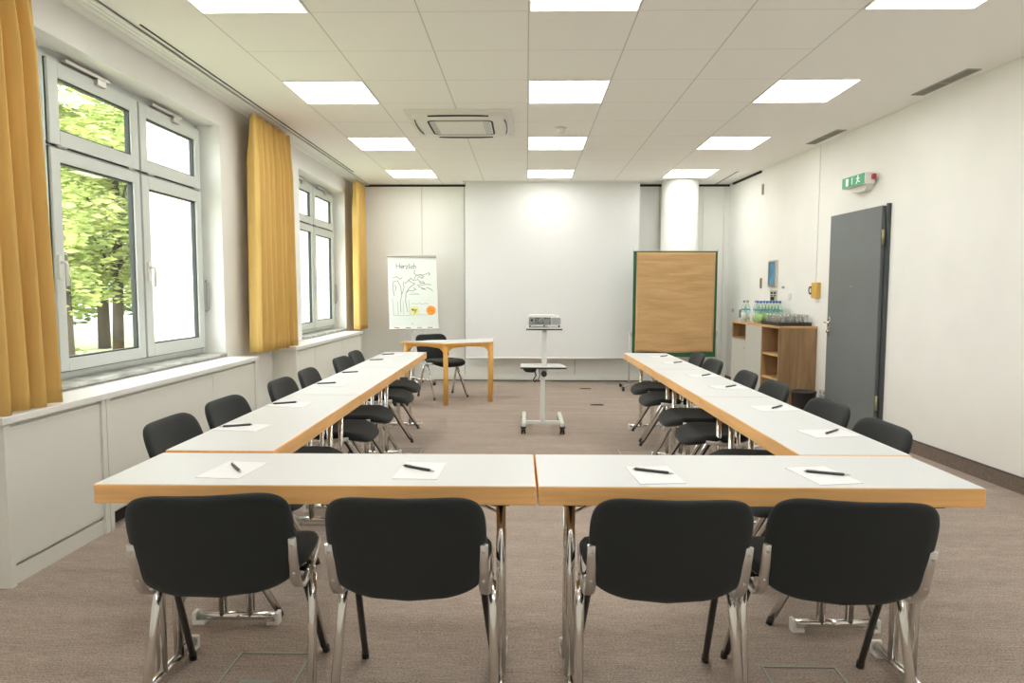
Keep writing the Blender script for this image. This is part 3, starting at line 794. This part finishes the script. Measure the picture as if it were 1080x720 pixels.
for i in range(4):
    a, b = LP[i], LP[(i+1) % 4]
    d = (b-a); Lg = d.length; d.normalize(); nn = Vector((-d.y, d.x))*.014
    m = MB(); top = []; bot = []
    K = 14
    for k in range(K+1):
        s = k/K; dist = min(s, 1-s)*Lg
        dep = .020 + .085*max(0, 1-dist/.10)**2 + .02*max(0, 1-dist/.25)
        top.append((s*Lg, .7119)); bot.append((s*Lg, .7119-dep))
    va = []
    for side in (-1, 1):
        va.append([[m.bm.verts.new((a.x+d.x*s+nn.x*side, a.y+d.y*s+nn.y*side, z)) for s, z in row] for row in (top, bot)])
    for k in range(K):
        for q in ([va[0][0][k], va[0][0][k+1], va[0][1][k+1], va[0][1][k]], [va[1][0][k], va[1][0][k+1], va[1][1][k+1], va[1][1][k]],
                  [va[0][0][k], va[0][0][k+1], va[1][0][k+1], va[1][0][k]], [va[0][1][k], va[0][1][k+1], va[1][1][k+1], va[1][1][k]]):
            m.bm.faces.new(q)
    m.build('rail', BEECH2, tt)
# papers on that table
m = MB().box((-.13, -.10, 0), (.13, .10, .008)).build('paper_stack', PAPER, loc=(-1.10, 8.26, .7400), rz=.5)
tag(m, 'small stack of white paper on the small beech table', 'paper')

# ------------------------------------------------------------------ projector cart and projector
ca = thing('projector_cart', 'pale grey wheeled stand carrying the projector between the table rows', 'trolley', (.172, 6.42, 0))
GRP = mat('cart_paint', (.72, .74, .70), .4)
MB().box((-.172, -.02, 1.000), (.172, .30, 1.012)).box((-.172, -.02, .988), (.172, .30, 1.0), mi=1).build('top_shelf', [GRP, PLB], ca)
MB().box((-.020, .02, .585), (.028, .06, .99), bev=.003).build('upper_post', GRP, ca)
lo = MB().box((-.033, .015, .09), (.012, .065, .62), bev=.003).build('lower_post', GRP, ca)
m = MB(); m.prism([(-.222, -.02), (.215, -.02), (.17, .26), (-.222, .26)], 'z', .632, .640); m.prism([(-.222, -.02), (.215, -.02), (.17, .26), (-.222, .26)], 'z', .618, .632, mi=1)
m.build('lower_shelf', [GRP, PLB], ca)
k = MB().tube([(.0, -.005, .572), (.0, -.035, .572)], .028, 16).tube([(.0, .02, .572), (.0, -.005, .572)], .012, 12).build('clamp_knob', PLB, ca)
MB().prism([(-.20, .616), (-.07, .616), (-.08, .588), (-.11, .578), (-.17, .582), (-.195, .60)], 'y', .02, .11).build('power_strip', PLB, ca)
m = MB().tube([(-.09, .05, .59), (-.075, .045, .55), (-.105, .04, .50), (-.09, .04, .485), (-.07, .04, .51)], .006, 8).tube([(-.045, .04, .617), (-.04, .04, .55), (-.06, .04, .49)], .004, 8)
m.build('cable', PLB, ca)
MB().box((-.17, .02, .075), (.17, .06, .108), bev=.003).build('cross_bar', GRP, ca)
for s in (-1, 1):
    fb = MB().box((s*.185-.02 - (.012 if s > 0 else .006), -.09, .072), (s*.185+.02 - (.012 if s > 0 else .006), .52, .112), bev=.008).build('base_bar', GRP, ca)
    for y in (-.05, .48):
        m = MB(); x = s*.185 - .009
        m.box((x-.026, y-.02, .055), (x+.026, y+.02, .072), bev=.003)
        m.tube([(x-.021, y-.01, .028), (x-.006, y-.01, .028)], .028, 16); m.tube([(x+.006, y-.01, .028), (x+.021, y-.01, .028)], .028, 16); m.tube([(x-.006, y-.01, .028), (x+.006, y-.01, .028)], .01, 10)
        m.box((x-.005, y-.012, .03), (x+.005, y+.008, .06))
        m.build('caster', PLB, fb)
pj = thing('projector', 'white projector with a grey connector panel, standing on the wheeled stand', 'projector', (.175, 6.42, 1.012))
body = MB()
sec = [(-.158, .02), (.158, .02), (.158, .085), (.145, .104), (.09, .118), (-.14, .118), (-.158, .105)]
body.prism(sec, 'y', .03, .25)
b_ = body.build('body', mat('projector_white', (.80, .81, .80), .35), pj)
MB().box((-.150, .012, .026), (.062, .032, .098), bev=.003).build('connector_panel', mat('panel_grey', (.27, .29, .29), .5), pj)
MB().box((.068, .012, .030), (.155, .032, .098), bev=.003).build('vent_grille', mat('projector_grey', (.60, .61, .59), .5), pj)
m = MB(); rr = random.Random(4)
for r_ in range(3):
    for c_ in range(7):
        x = -.09 + c_*.022; z = .042 + r_*.020
        if rr.random() < .8: m.box((x, .008, z), (x + rr.choice((.008, .013, .016)), .013, z+.010))
MB().tube([(-.122, .013, .070), (-.122, .008, .070)], .012, 12).build('power_inlet', DARK, pj)
m.build('ports', DARK, pj)
m = MB()
for i in range(8): m.box((.074, .009, .036+i*.0075), (.15, .012, .0385+i*.0075))
m.build('vent_slits', mat('slit_grey', (.35, .36, .35), .5), pj)
for x in (-.14, .14): MB().tube([(x, .06, 0), (x, .06, .021)], .008, 10).build('foot', PLB, pj)
MB().tube([(0, .22, 0), (0, .22, .021)], .008, 10).build('foot', PLB, pj)
MB().tube([(-.08, .25, .065), (-.08, .27, .065)], .032, 16).build('lens', PLB, pj)

# ------------------------------------------------------------------ pin board
pb = thing('pinboard', 'green framed pin board covered with brown kraft paper, in front of the round column', 'pin board', (2.03, 9.32, 0))
MB().box((-.565, -.012, .46), (.575, .022, 1.905)).build('board', GREEN, pb)
m = MB()  # rumpled sheet
nx, nz = 30, 34; g = []
rr = random.Random(8)
for j in range(nz+1):
    row = []
    for i in range(nx+1):
        u, v = i/nx, j/nz
        x = -.525 + 1.07*u - .008*(1-v); z = .525 + 1.365*v + .012*math.sin(u*9)*(1-v) * .7
        y = -.023 - .004*math.sin(v*23+u*4)*math.sin(u*PI) - .003*math.sin(v*51-u*9) * math.sin(u*PI)
        row.append(m.bm.verts.new((x, y, z)))
    g.append(row)
for j in range(nz):
    for i in range(nx):
        f = m.bm.faces.new([g[j][i], g[j][i+1], g[j+1][i+1], g[j+1][i]]); f.smooth = True
k = m.build('kraft_sheet', KRAFT, pb, label='rumpled brown paper sheet')
k.modifiers.new('s', 'SOLIDIFY').thickness = .0015
m = MB().box((-.575, -.014, 1.905), (.585, .024, 1.913)); m.tube([(-.565, 0, 1.905), (-.565, 0, 1.935)], .008, 8).tube([(.575, 0, 1.905), (.575, 0, 1.935)], .008, 8)
m.build('top_strip', ALU, pb)
for s in (-1, 1):
    x = -.60 if s < 0 else .60
    st = MB().tube([(x, .03, .06), (x, .03, .82)], .011, 12).box((x-.03 if s > 0 else x, .02, .74), (x if s > 0 else x+.04, .04, .80)).build('stand_post', ALU, pb)
    MB().tube([(x-.10, -.13, .055), (x, .0, .075), (x, .03, .075)], .012, 10).tube([(x, .03, .075), (x-.08, .28, .05)], .012, 10).build('foot', ALUG, st)
    MB().tube([(x-.115, -.14, .028), (x-.085, -.14, .028)], .028, 14).tube([(x-.095, .29, .028), (x-.065, .29, .028)], .028, 14).build('caster', PLB, st)

# ------------------------------------------------------------------ flip chart
fc = thing('flip_chart', 'white flip chart with a tree drawing and sticky notes near the back wall', 'flip chart', (-1.62, 9.62, 0), 0)
piv = Matrix.Translation((0, -.06, .82)) @ Matrix.Rotation(math.radians(16), 4, 'Z') @ Matrix.Rotation(math.radians(-13), 4, 'X')
def bd(mb, name, m, parent, **k):
    o = mb.build(name, m, parent, **k); o.matrix_local = piv; return o
bw = .70; bh = 1.06; ox = .028
brd = bd(MB().box((-bw/2+ox, -.006, 0), (bw/2+ox, .012, bh), bev=.004), 'board', mat('board_white', (.82, .84, .82), .35), fc)
fc_ch = lambda mb, name, m, **k: mb.build(name, m, brd, **k)
fc_ch(MB().box((-bw/2+ox-.01, -.03, bh-.01), (bw/2+ox+.002, .012, bh+.018), bev=.004), 'clamp_rail', ALU)
fc_ch(MB().box((-bw/2+ox-.005, -.05, -.012), (bw/2+ox+.005, .012, .004), bev=.002), 'pen_tray', PLW)
fc_ch(MB().box((-.30+ox, -.0092, .06), (.33+ox, -.0065, bh-.02)), 'flip_paper', mat('flip_paper', (.80, .86, .80), .7))
for x, col, nm in ((-.22, (.55, .03, .03), 'red'), (-.06, (.02, .02, .02), 'black'), (.10, (.02, .2, .07), 'green'), (.25, (.02, .02, .03), 'black')):
    o = MB().tube([(x-.035, -.032, .0085), (x+.035, -.032, .0085)], .008, 8).build('marker_pen', mat('marker_'+nm, col, .4))
    mw = Matrix.Translation(fc.location) @ piv
    o.matrix_world = mw
    tag(o, '%s marker pen in the tray of the flip chart, %s' % (nm, {-.22: 'leftmost', -.06: 'second from left', .10: 'third from left', .25: 'rightmost'}[x]), 'marker')
INK = mat('ink_green', (.06, .13, .09), .6); INKL = mat('ink_pale', (.40, .50, .44), .6)
def strokes(lines, w, m, name):
    mb = MB()
    for ln in lines:
        for a, b in zip(ln, ln[1:]):
            A = Vector(a); B = Vector(b); d = (B-A)
            if d.length < 1e-5: continue
            d.normalize(); n = Vector((-d.y, d.x))*w/2; A = A - d*w*.3; B = B + d*w*.3
            mb.prism([(A+n)[:], (B+n)[:], (B-n)[:], (A-n)[:]], 'y', -.0104, -.0092)
    fc_ch(mb, name, m)
# word, coordinates measured on the sheet (x from centre, z)
def glyphs(word, x, z, h):
    G = {'H': [[(0,0),(0,1)],[(.62,0),(.62,1)],[(0,.5),(.62,.52)]], 'e': [[(.05,.3),(.45,.34),(.38,.55),(.15,.58),(.02,.3),(.15,.02),(.45,.08)]],
         'r': [[(0,0),(.02,.55)],[(.02,.35),(.2,.55),(.36,.5)]], 'z': [[(0,.55),(.4,.55),(.02,.0),(.45,.02)]], 'l': [[(.08,1),(.05,.1),(.16,0)]],
         'i': [[(.05,0),(.05,.5)],[(.05,.72),(.06,.8)]], 'c': [[(.4,.48),(.15,.55),(.02,.28),(.15,.02),(.4,.08)]], 'h': [[(0,0),(0,1)],[(0,.35),(.2,.55),(.36,.42),(.36,0)]]}
    W_ = {'H': .8, 'e': .55, 'r': .45, 'z': .55, 'l': .28, 'i': .2, 'c': .5, 'h': .5}
    out = []
    for c in word:
        for l in G[c]: out.append([(x+p[0]*h, z+p[1]*h) for p in l])
        x += W_[c]*h
    return out
strokes(glyphs('Herzlich', -.20, .88, .075), .007, INK, 'heading_text')
tree = [[(-.155,.24),(-.16,.38),(-.135,.50),(-.15,.62),(-.19,.70)], [(-.06,.24),(-.085,.40),(-.075,.52),(-.02,.60),(.06,.66)], [(-.135,.50),(-.10,.60),(-.11,.68)],
        [(-.19,.70),(-.25,.68),(-.26,.58),(-.24,.48)], [(-.25,.74),(-.20,.76),(-.15,.72),(-.12,.75)], [(-.075,.52),(-.03,.56),(.02,.55),(.07,.57),(.03,.60)],
        [(-.09,.66),(-.03,.70),(.0,.74),(.04,.70)], [(.04,.70),(.08,.78),(.14,.79),(.19,.76),(.15,.73)], [(.06,.86),(.05,.81),(.09,.78),(.20,.79),(.26,.82),(.28,.80),(.25,.78)],
        [(.09,.64),(.16,.64),(.24,.65),(.29,.64)], [(.10,.62),(.15,.60),(.21,.57),(.15,.585)], [(.12,.68),(.17,.69),(.20,.665),(.13,.665)], [(.22,.60),(.28,.58),(.31,.55)],
        [(-.04,.72),(.0,.68),(.05,.66)], [(.06,.70),(.10,.72),(.13,.69)], [(-.23,.64),(-.21,.60),(-.23,.55)], [(.10,.74),(.13,.76),(.17,.74)]]
strokes(tree, .006, INK, 'tree_drawing')
strokes([[(-.27,.44),(-.255,.20),(-.1,.19),(.0,.20),(.24,.20)], [(-.20,.40),(-.19,.21)], [(-.12,.40),(-.115,.21)], [(-.04,.42),(-.03,.21)], [(-.03,.50),(.12,.50)], [(.0,.52),(.10,.51)],
         [(.0,.36),(.04,.37),(.07,.355),(.11,.37),(.15,.355),(.20,.37),(.24,.36)]], .006, INKL, 'faint_drawing')
m = MB().box((-.02, -.0115, .20), (.10, -.0092, .325)); fc_ch(m, 'yellow_note', mat('note_yellow', (.85, .82, .30), .6))
m = MB().prism([(.275+.068*math.cos(i*PI/12), .265+.068*math.sin(i*PI/12)) for i in range(24)], 'y', -.0115, -.0092); fc_ch(m, 'orange_note', mat('note_orange', (.90, .36, .04), .6))
mb = MB()
for l in ([(.0,.275),(.03,.285),(.06,.27),(.08,.28)], [(.03,.255),(.06,.262),(.05,.235),(.03,.22)]):
    for a, b in zip(l, l[1:]):
        A = Vector(a); B = Vector(b); d = (B-A).normalized(); n = Vector((-d.y, d.x))*.004; mb.prism([(A+n)[:], (B+n)[:], (B-n)[:], (A-n)[:]], 'y', -.0125, -.0115)
fc_ch(mb, 'note_writing', INK)
mb = MB()
for l in ([(.235,.28),(.265,.29),(.30,.275),(.32,.285)], [(.24,.255),(.27,.262),(.31,.25)]):
    for a, b in zip(l, l[1:]):
        A = Vector(a); B = Vector(b); d = (B-A).normalized(); n = Vector((-d.y, d.x))*.003; mb.prism([(A+n)[:], (B+n)[:], (B-n)[:], (A-n)[:]], 'y', -.0125, -.0115)
fc_ch(mb, 'orange_note_writing', mat('ink_orange', (.6, .15, .02), .6))
MB().tube([(0, .0, .10), (0, .0, .90)], .019, 14, mi=0).tube([(0, 0, .9), (0, .04, 1.15)], .014, 10).build('pole', PLW, fc)
MB().tube([(0, 0, .85), (.0, -.05, .90)], .012, 10).tube([(0, .03, 1.08), (0, -.08, 1.10)], .012, 10).build('tilt_joint', ALUG, fc)
hub = MB().lathe([(0, .075), (.04, .075), (.04, .12), (.025, .14), (0, .14)], 18)
for k in range(5):
    a = 2*PI*k/5 - 1.2
    hub.tube([(0, 0, .10), (.30*math.cos(a), .30*math.sin(a), .068)], [.020, .013], 10)
hb = hub.build('star_base', CHROME, fc)
for k in range(5):
    a = 2*PI*k/5 - 1.2
    x, y = .30*math.cos(a), .30*math.sin(a)
    MB().tube([(x-.02, y, .028), (x+.02, y, .028)], .028, 14).tube([(x, y, .03), (x, y, .07)], .007, 8).build('caster', PLB, hb)

# ------------------------------------------------------------------ waste bins
def bin_(label, loc, r, h):
    o = MB().lathe([(0, 0), (r*.86, 0), (r*.88, .01), (r, h-.02), (r*1.04, h-.02), (r*1.04, h), (r*.97, h), (r*.84, .012), (0, .012)], 32).build('waste_bin', mat('bin_plastic', (.028, .028, .028), .5), loc=loc)
    tag(o, label, 'waste bin'); return o
bin_('black round waste bin on the floor beside the oak shelf cabinet', (2.955, 7.18, 0), .122, .31)
bin_('black round waste bin on the floor behind the far end of the left table row', (-1.50, 7.98, 0), .155, .31)

# ------------------------------------------------------------------ floor boxes
def floorbox(label, x, y, w, d):
    t = thing('floor_socket', label, 'floor socket', (x, y, 0), 0)
    f = MB(); a, b, e = w/2, d/2, .008
    for q in (((-a, -b, 0), (a, -b+e, .004)), ((-a, b-e, 0), (a, b, .004)), ((-a, -b, 0), (-a+e, b, .004)), ((a-e, -b, 0), (a, b, .004))): f.box(*q)
    f.build('frame', mat('floorbox_frame', (.42, .42, .38), .5, .3), t)
    MB().box((-a*.45, -b+.015, .0), (a*.45, -b+.06, .004), bev=.001).build('grip', ALUG, t)
floorbox('square metal-framed floor socket behind the leftmost front chair', -.93, 2.30, .27, .24)
floorbox('square metal-framed floor socket below the right front table', .99, 2.255, .27, .24)
floorbox('metal-framed floor socket beside the legs of the right table row', .93, 5.60, .28, .24)
floorbox('metal-framed floor socket between left table row and wheeled stand', -1.02, 5.62, .28, .24)
for lab, x, y in (('dark flat floor outlet on the carpet right of the wheeled stand', .85, 8.03), ('dark flat floor outlet on the carpet before the projection screen', .83, 9.38)):
    t = thing('floor_outlet', lab, 'floor outlet', (x, y, 0)); MB().box((-.08, -.035, 0), (.08, .035, .005), bev=.002).build('lid', mat('outlet_dark', (.06, .055, .05), .6), t); MB().box((-.06, -.012, .005), (.06, .012, .007)).build('slot', DARK, t)

# ------------------------------------------------------------------ outside
GRASS = mat('grass', (.36, .38, .20), .9, noise=((2, 2, 2), .35))
S('ground', MB().box((-45, -10, -.75), (-2.95, 45, -.65)), GRASS)
FAC = mat('facade_render', (.55, .54, .52), .85)
bw_ = thing('neighbour_wing', 'white rendered building wing outside the windows', 'building', (-5.2, 13.4, -.65))
m = MB().box((-2.1, -.6, 0), (2.2, 6, 7.5)); m.build('wall', FAC, bw_)
for i, (x, z) in enumerate(((-1.35, 1.9), (-.2, 1.9), (1.1, 1.9), (-1.35, 4.9), (-.2, 4.9))):
    f = MB().box((x-.35, -.66, z), (x+.35, -.6, z+1.3)).build('window', mat('far_frame', (.75, .75, .72), .5), bw_)
    MB().box((x-.29, -.67, z+.06), (x+.29, -.655, z+1.24)).build('pane', mat('far_pane', (.55, .60, .60), .2), f)
MB().box((-2.35, -.8, 7.5), (2.5, 6, 7.7)).build('roof', mat('roof_pink', (.60, .45, .40), .8), bw_)
# far pink-roofed house beyond the trees
hs = thing('distant_house', 'pale house with a low pink roof beyond the trees', 'building', (-24, 30, -.65))
MB().box((-9, -3, 0), (6, 3, 6.5)).build('wall', FAC, hs)
MB().prism([(-3.6, 6.5), (3.6, 6.5), (0, 8.8)], 'x', -9.5, 6.5).build('roof', MATS['roof_pink'], hs)

def leafmat(name, c1, c2):
    m = bpy.data.materials.new(name); m.use_nodes = True; nt = m.node_tree; nt.nodes.clear()
    o = nt.nodes.new('ShaderNodeOutputMaterial'); d = nt.nodes.new('ShaderNodeBsdfDiffuse'); t = nt.nodes.new('ShaderNodeBsdfTranslucent'); mx = nt.nodes.new('ShaderNodeMixShader'); mx.inputs[0].default_value = .5
    tc = nt.nodes.new('ShaderNodeTexCoord'); nz = nt.nodes.new('ShaderNodeTexNoise'); nz.inputs['Scale'].default_value = 1.3; nz.inputs['Detail'].default_value = 6
    cr = nt.nodes.new('ShaderNodeValToRGB'); cr.color_ramp.elements[0].position = .38; cr.color_ramp.elements[1].position = .62
    cr.color_ramp.elements[0].color = (*c1, 1); cr.color_ramp.elements[1].color = (*c2, 1)
    nt.links.new(tc.outputs['Object'], nz.inputs['Vector']); nt.links.new(nz.outputs['Fac'], cr.inputs[0])
    nt.links.new(cr.outputs[0], d.inputs[0]); nt.links.new(cr.outputs[0], t.inputs[0]); nt.links.new(d.outputs[0], mx.inputs[1]); nt.links.new(t.outputs[0], mx.inputs[2]); nt.links.new(mx.outputs[0], o.inputs[0])
    return m
LEAF = leafmat('leaf_yellow_green', (.17, .24, .06), (.58, .62, .26)); LEAF2 = leafmat('leaf_green', (.10, .17, .05), (.32, .38, .15))
BARK = mat('bark', (.055, .04, .028), .9, noise=((6, 6, 1.5), .4))
def tree_(label, x, y, h, blobs, nleaf, seed, lm=LEAF, tr=.14, size=.10):
    rnd = random.Random(seed)
    t = thing('leafy_tree', label, 'tree', (x, y, -.65))
    m = MB(); lean = rnd.uniform(-.3, .3)
    m.tube([(0, 0, -.02), (lean*.2, .05, h*.35), (lean*.4, 0, h*.7), (lean*.6, .1, h*.95)], [tr, tr*.8, tr*.5, tr*.15], 10)
    for (bx, by, bz, br) in blobs:
        m.tube([(lean*.3, 0, h*.3), (bx*.5, by*.5, (h*.35+bz)/2+.3), (bx, by, bz)], [tr*.3, tr*.2, .015], 7)
    m.build('trunk', BARK, t)
    b = bmesh.new()
    tot = sum(q[3]**2 for q in blobs)
    for (bx, by, bz, br) in blobs:
        for i in range(int(nleaf*br**2/tot)):
            v = Vector((rnd.gauss(0, 1), rnd.gauss(0, 1), rnd.gauss(0, 1))).normalized() * br * rnd.random()**.42
            c = Vector((bx, by, bz)) + Vector((v.x, v.y, v.z*.75))
            s = size*rnd.uniform(.6, 1.3)
            q = Matrix.Rotation(rnd.uniform(0, 2*PI), 3, 'Z') @ Matrix.Rotation(rnd.uniform(-1.1, 1.1), 3, 'X')
            vs = [b.verts.new(c + q @ Vector(p)) for p in ((-s, 0, 0), (-.2*s, .45*s, .06*s), (s, 0, 0), (-.2*s, -.45*s, .06*s))]
            b.faces.new(vs)
    me = bpy.data.meshes.new('foliage'); b.to_mesh(me); b.free(); me.materials.append(lm)
    o = bpy.data.objects.new('foliage', me); C.objects.link(o); o.parent = t
    return t
tree_('tall yellow-green tree with a dark trunk close outside the nearest window', -7.12, 10.2, 6.2,
      [(-.9, -.9, 4.0, 1.3), (-.1, .1, 4.5, 1.1), (.1, -.8, 5.4, 1.3), (-.7, .3, 3.2, .8), (.2, -.9, 3.0, .8), (-.1, .2, 2.0, .6)], 9000, 1, LEAF, .17, .085)
tree_('second yellow-green tree with a branching trunk a little farther off', -9.6, 15.6, 7.5,
      [(-1.2, .6, 4.6, 1.6), (.5, .2, 5.4, 1.6), (-.4, -1, 3.4, 1.4), (.6, .8, 3.6, 1.2), (-.9, -.6, 2.6, 1.0), (.3, .2, 2.3, .9)], 11000, 2, LEAF, .13, .11)
tree_('broad green tree deeper in the garden behind the others', -14.6, 23.0, 8.5,
      [(-2, 0, 4.8, 2.2), (1.8, 1, 5.4, 2.2), (0, -1.4, 3.2, 2.0), (2.2, -.8, 3.0, 1.6), (-.5, 1, 6.8, 2), (1.6, .4, 1.9, 1.4), (-1.5, 0, 1.8, 1.4)], 12000, 3, LEAF2, .2, .17)
tree_('pale green tree at the far left of the garden seen beside the near curtain', -23.5, 20.0, 8,
      [(-1.5, .5, 4.2, 2.0), (1.2, .8, 5.4, 2.0), (.4, -1.2, 3.0, 1.6)], 8000, 6, LEAF, .18, .16)
def shrub(label, x, y, r, seed, lm):
    rnd = random.Random(seed); t = thing('garden_shrub', label, 'shrub', (x, y, -.65)); b = bmesh.new()
    for i in range(1500):
        v = Vector((rnd.gauss(0, 1), rnd.gauss(0, 1), abs(rnd.gauss(0, 1)))).normalized()*r*rnd.random()**.4
        s = .09*rnd.uniform(.6, 1.3); q = Matrix.Rotation(rnd.uniform(0, 6.28), 3, 'Z') @ Matrix.Rotation(rnd.uniform(-1.1, 1.1), 3, 'X')
        b.faces.new([b.verts.new(v + q @ Vector(p)) for p in ((-s, 0, 0), (0, .5*s, 0), (s, 0, 0), (0, -.5*s, 0))])
    me = bpy.data.meshes.new('foliage'); b.to_mesh(me); b.free(); me.materials.append(lm)
    o = bpy.data.objects.new('foliage', me); C.objects.link(o); o.parent = t
    st = MB()
    for k in range(5): st.tube([(.02*k, 0, 0), (r*.5*math.cos(k*1.3), r*.5*math.sin(k*1.3), r*.7)], .012, 6)
    st.build('stem', BARK, t)
shrub('low yellow-green shrub by the trunk below the nearest window', -9.3, 12.6, 1.1, 21, LEAF)
shrub('green shrub near the white wing seen through the far window', -4.6, 11.3, 1.0, 22, LEAF2)
shrub('pale shrub in the middle of the garden', -12.0, 15.5, 1.5, 23, LEAF)

# ------------------------------------------------------------------ daylight
w = bpy.data.worlds.new('World'); bpy.context.scene.world = w; w.use_nodes = True
bgn = w.node_tree.nodes['Background']; bgn.inputs[0].default_value = (.93, .97, 1.0, 1); bgn.inputs[1].default_value = 4.0
sl = bpy.data.lights.new('sun', 'SUN'); sl.energy = 4.0; sl.angle = .03; sl.color = (1, .95, .85)
so_ = bpy.data.objects.new('sun', sl); C.objects.link(so_); so_.rotation_euler = (math.radians(38), math.radians(12), math.radians(20))

# ------------------------------------------------------------------ camera
cam = bpy.data.cameras.new('camera'); co = bpy.data.objects.new('camera', cam); C.objects.link(co)
cam.sensor_width = 36; cam.lens = 711.4572/1080*36; cam.clip_start = .05; cam.clip_end = 200
co.location = (0, 0, 1.356)
Rm = Matrix.Rotation(.021, 3, 'Z') @ Matrix.Rotation(PI/2 - .0742, 3, 'X') @ Matrix.Rotation(.0025, 3, 'Z')
co.rotation_euler = Rm.to_euler()
sc = bpy.context.scene; sc.camera = co
sc.view_settings.view_transform = 'Standard'; sc.view_settings.look = 'None'; sc.view_settings.gamma = 1; sc.view_settings.use_curve_mapping = False
sc.view_settings.exposure = 0.92
sc.cycles.use_denoising = True
sc.cycles.max_bounces = 10; sc.cycles.diffuse_bounces = 6; sc.cycles.transparent_max_bounces = 24
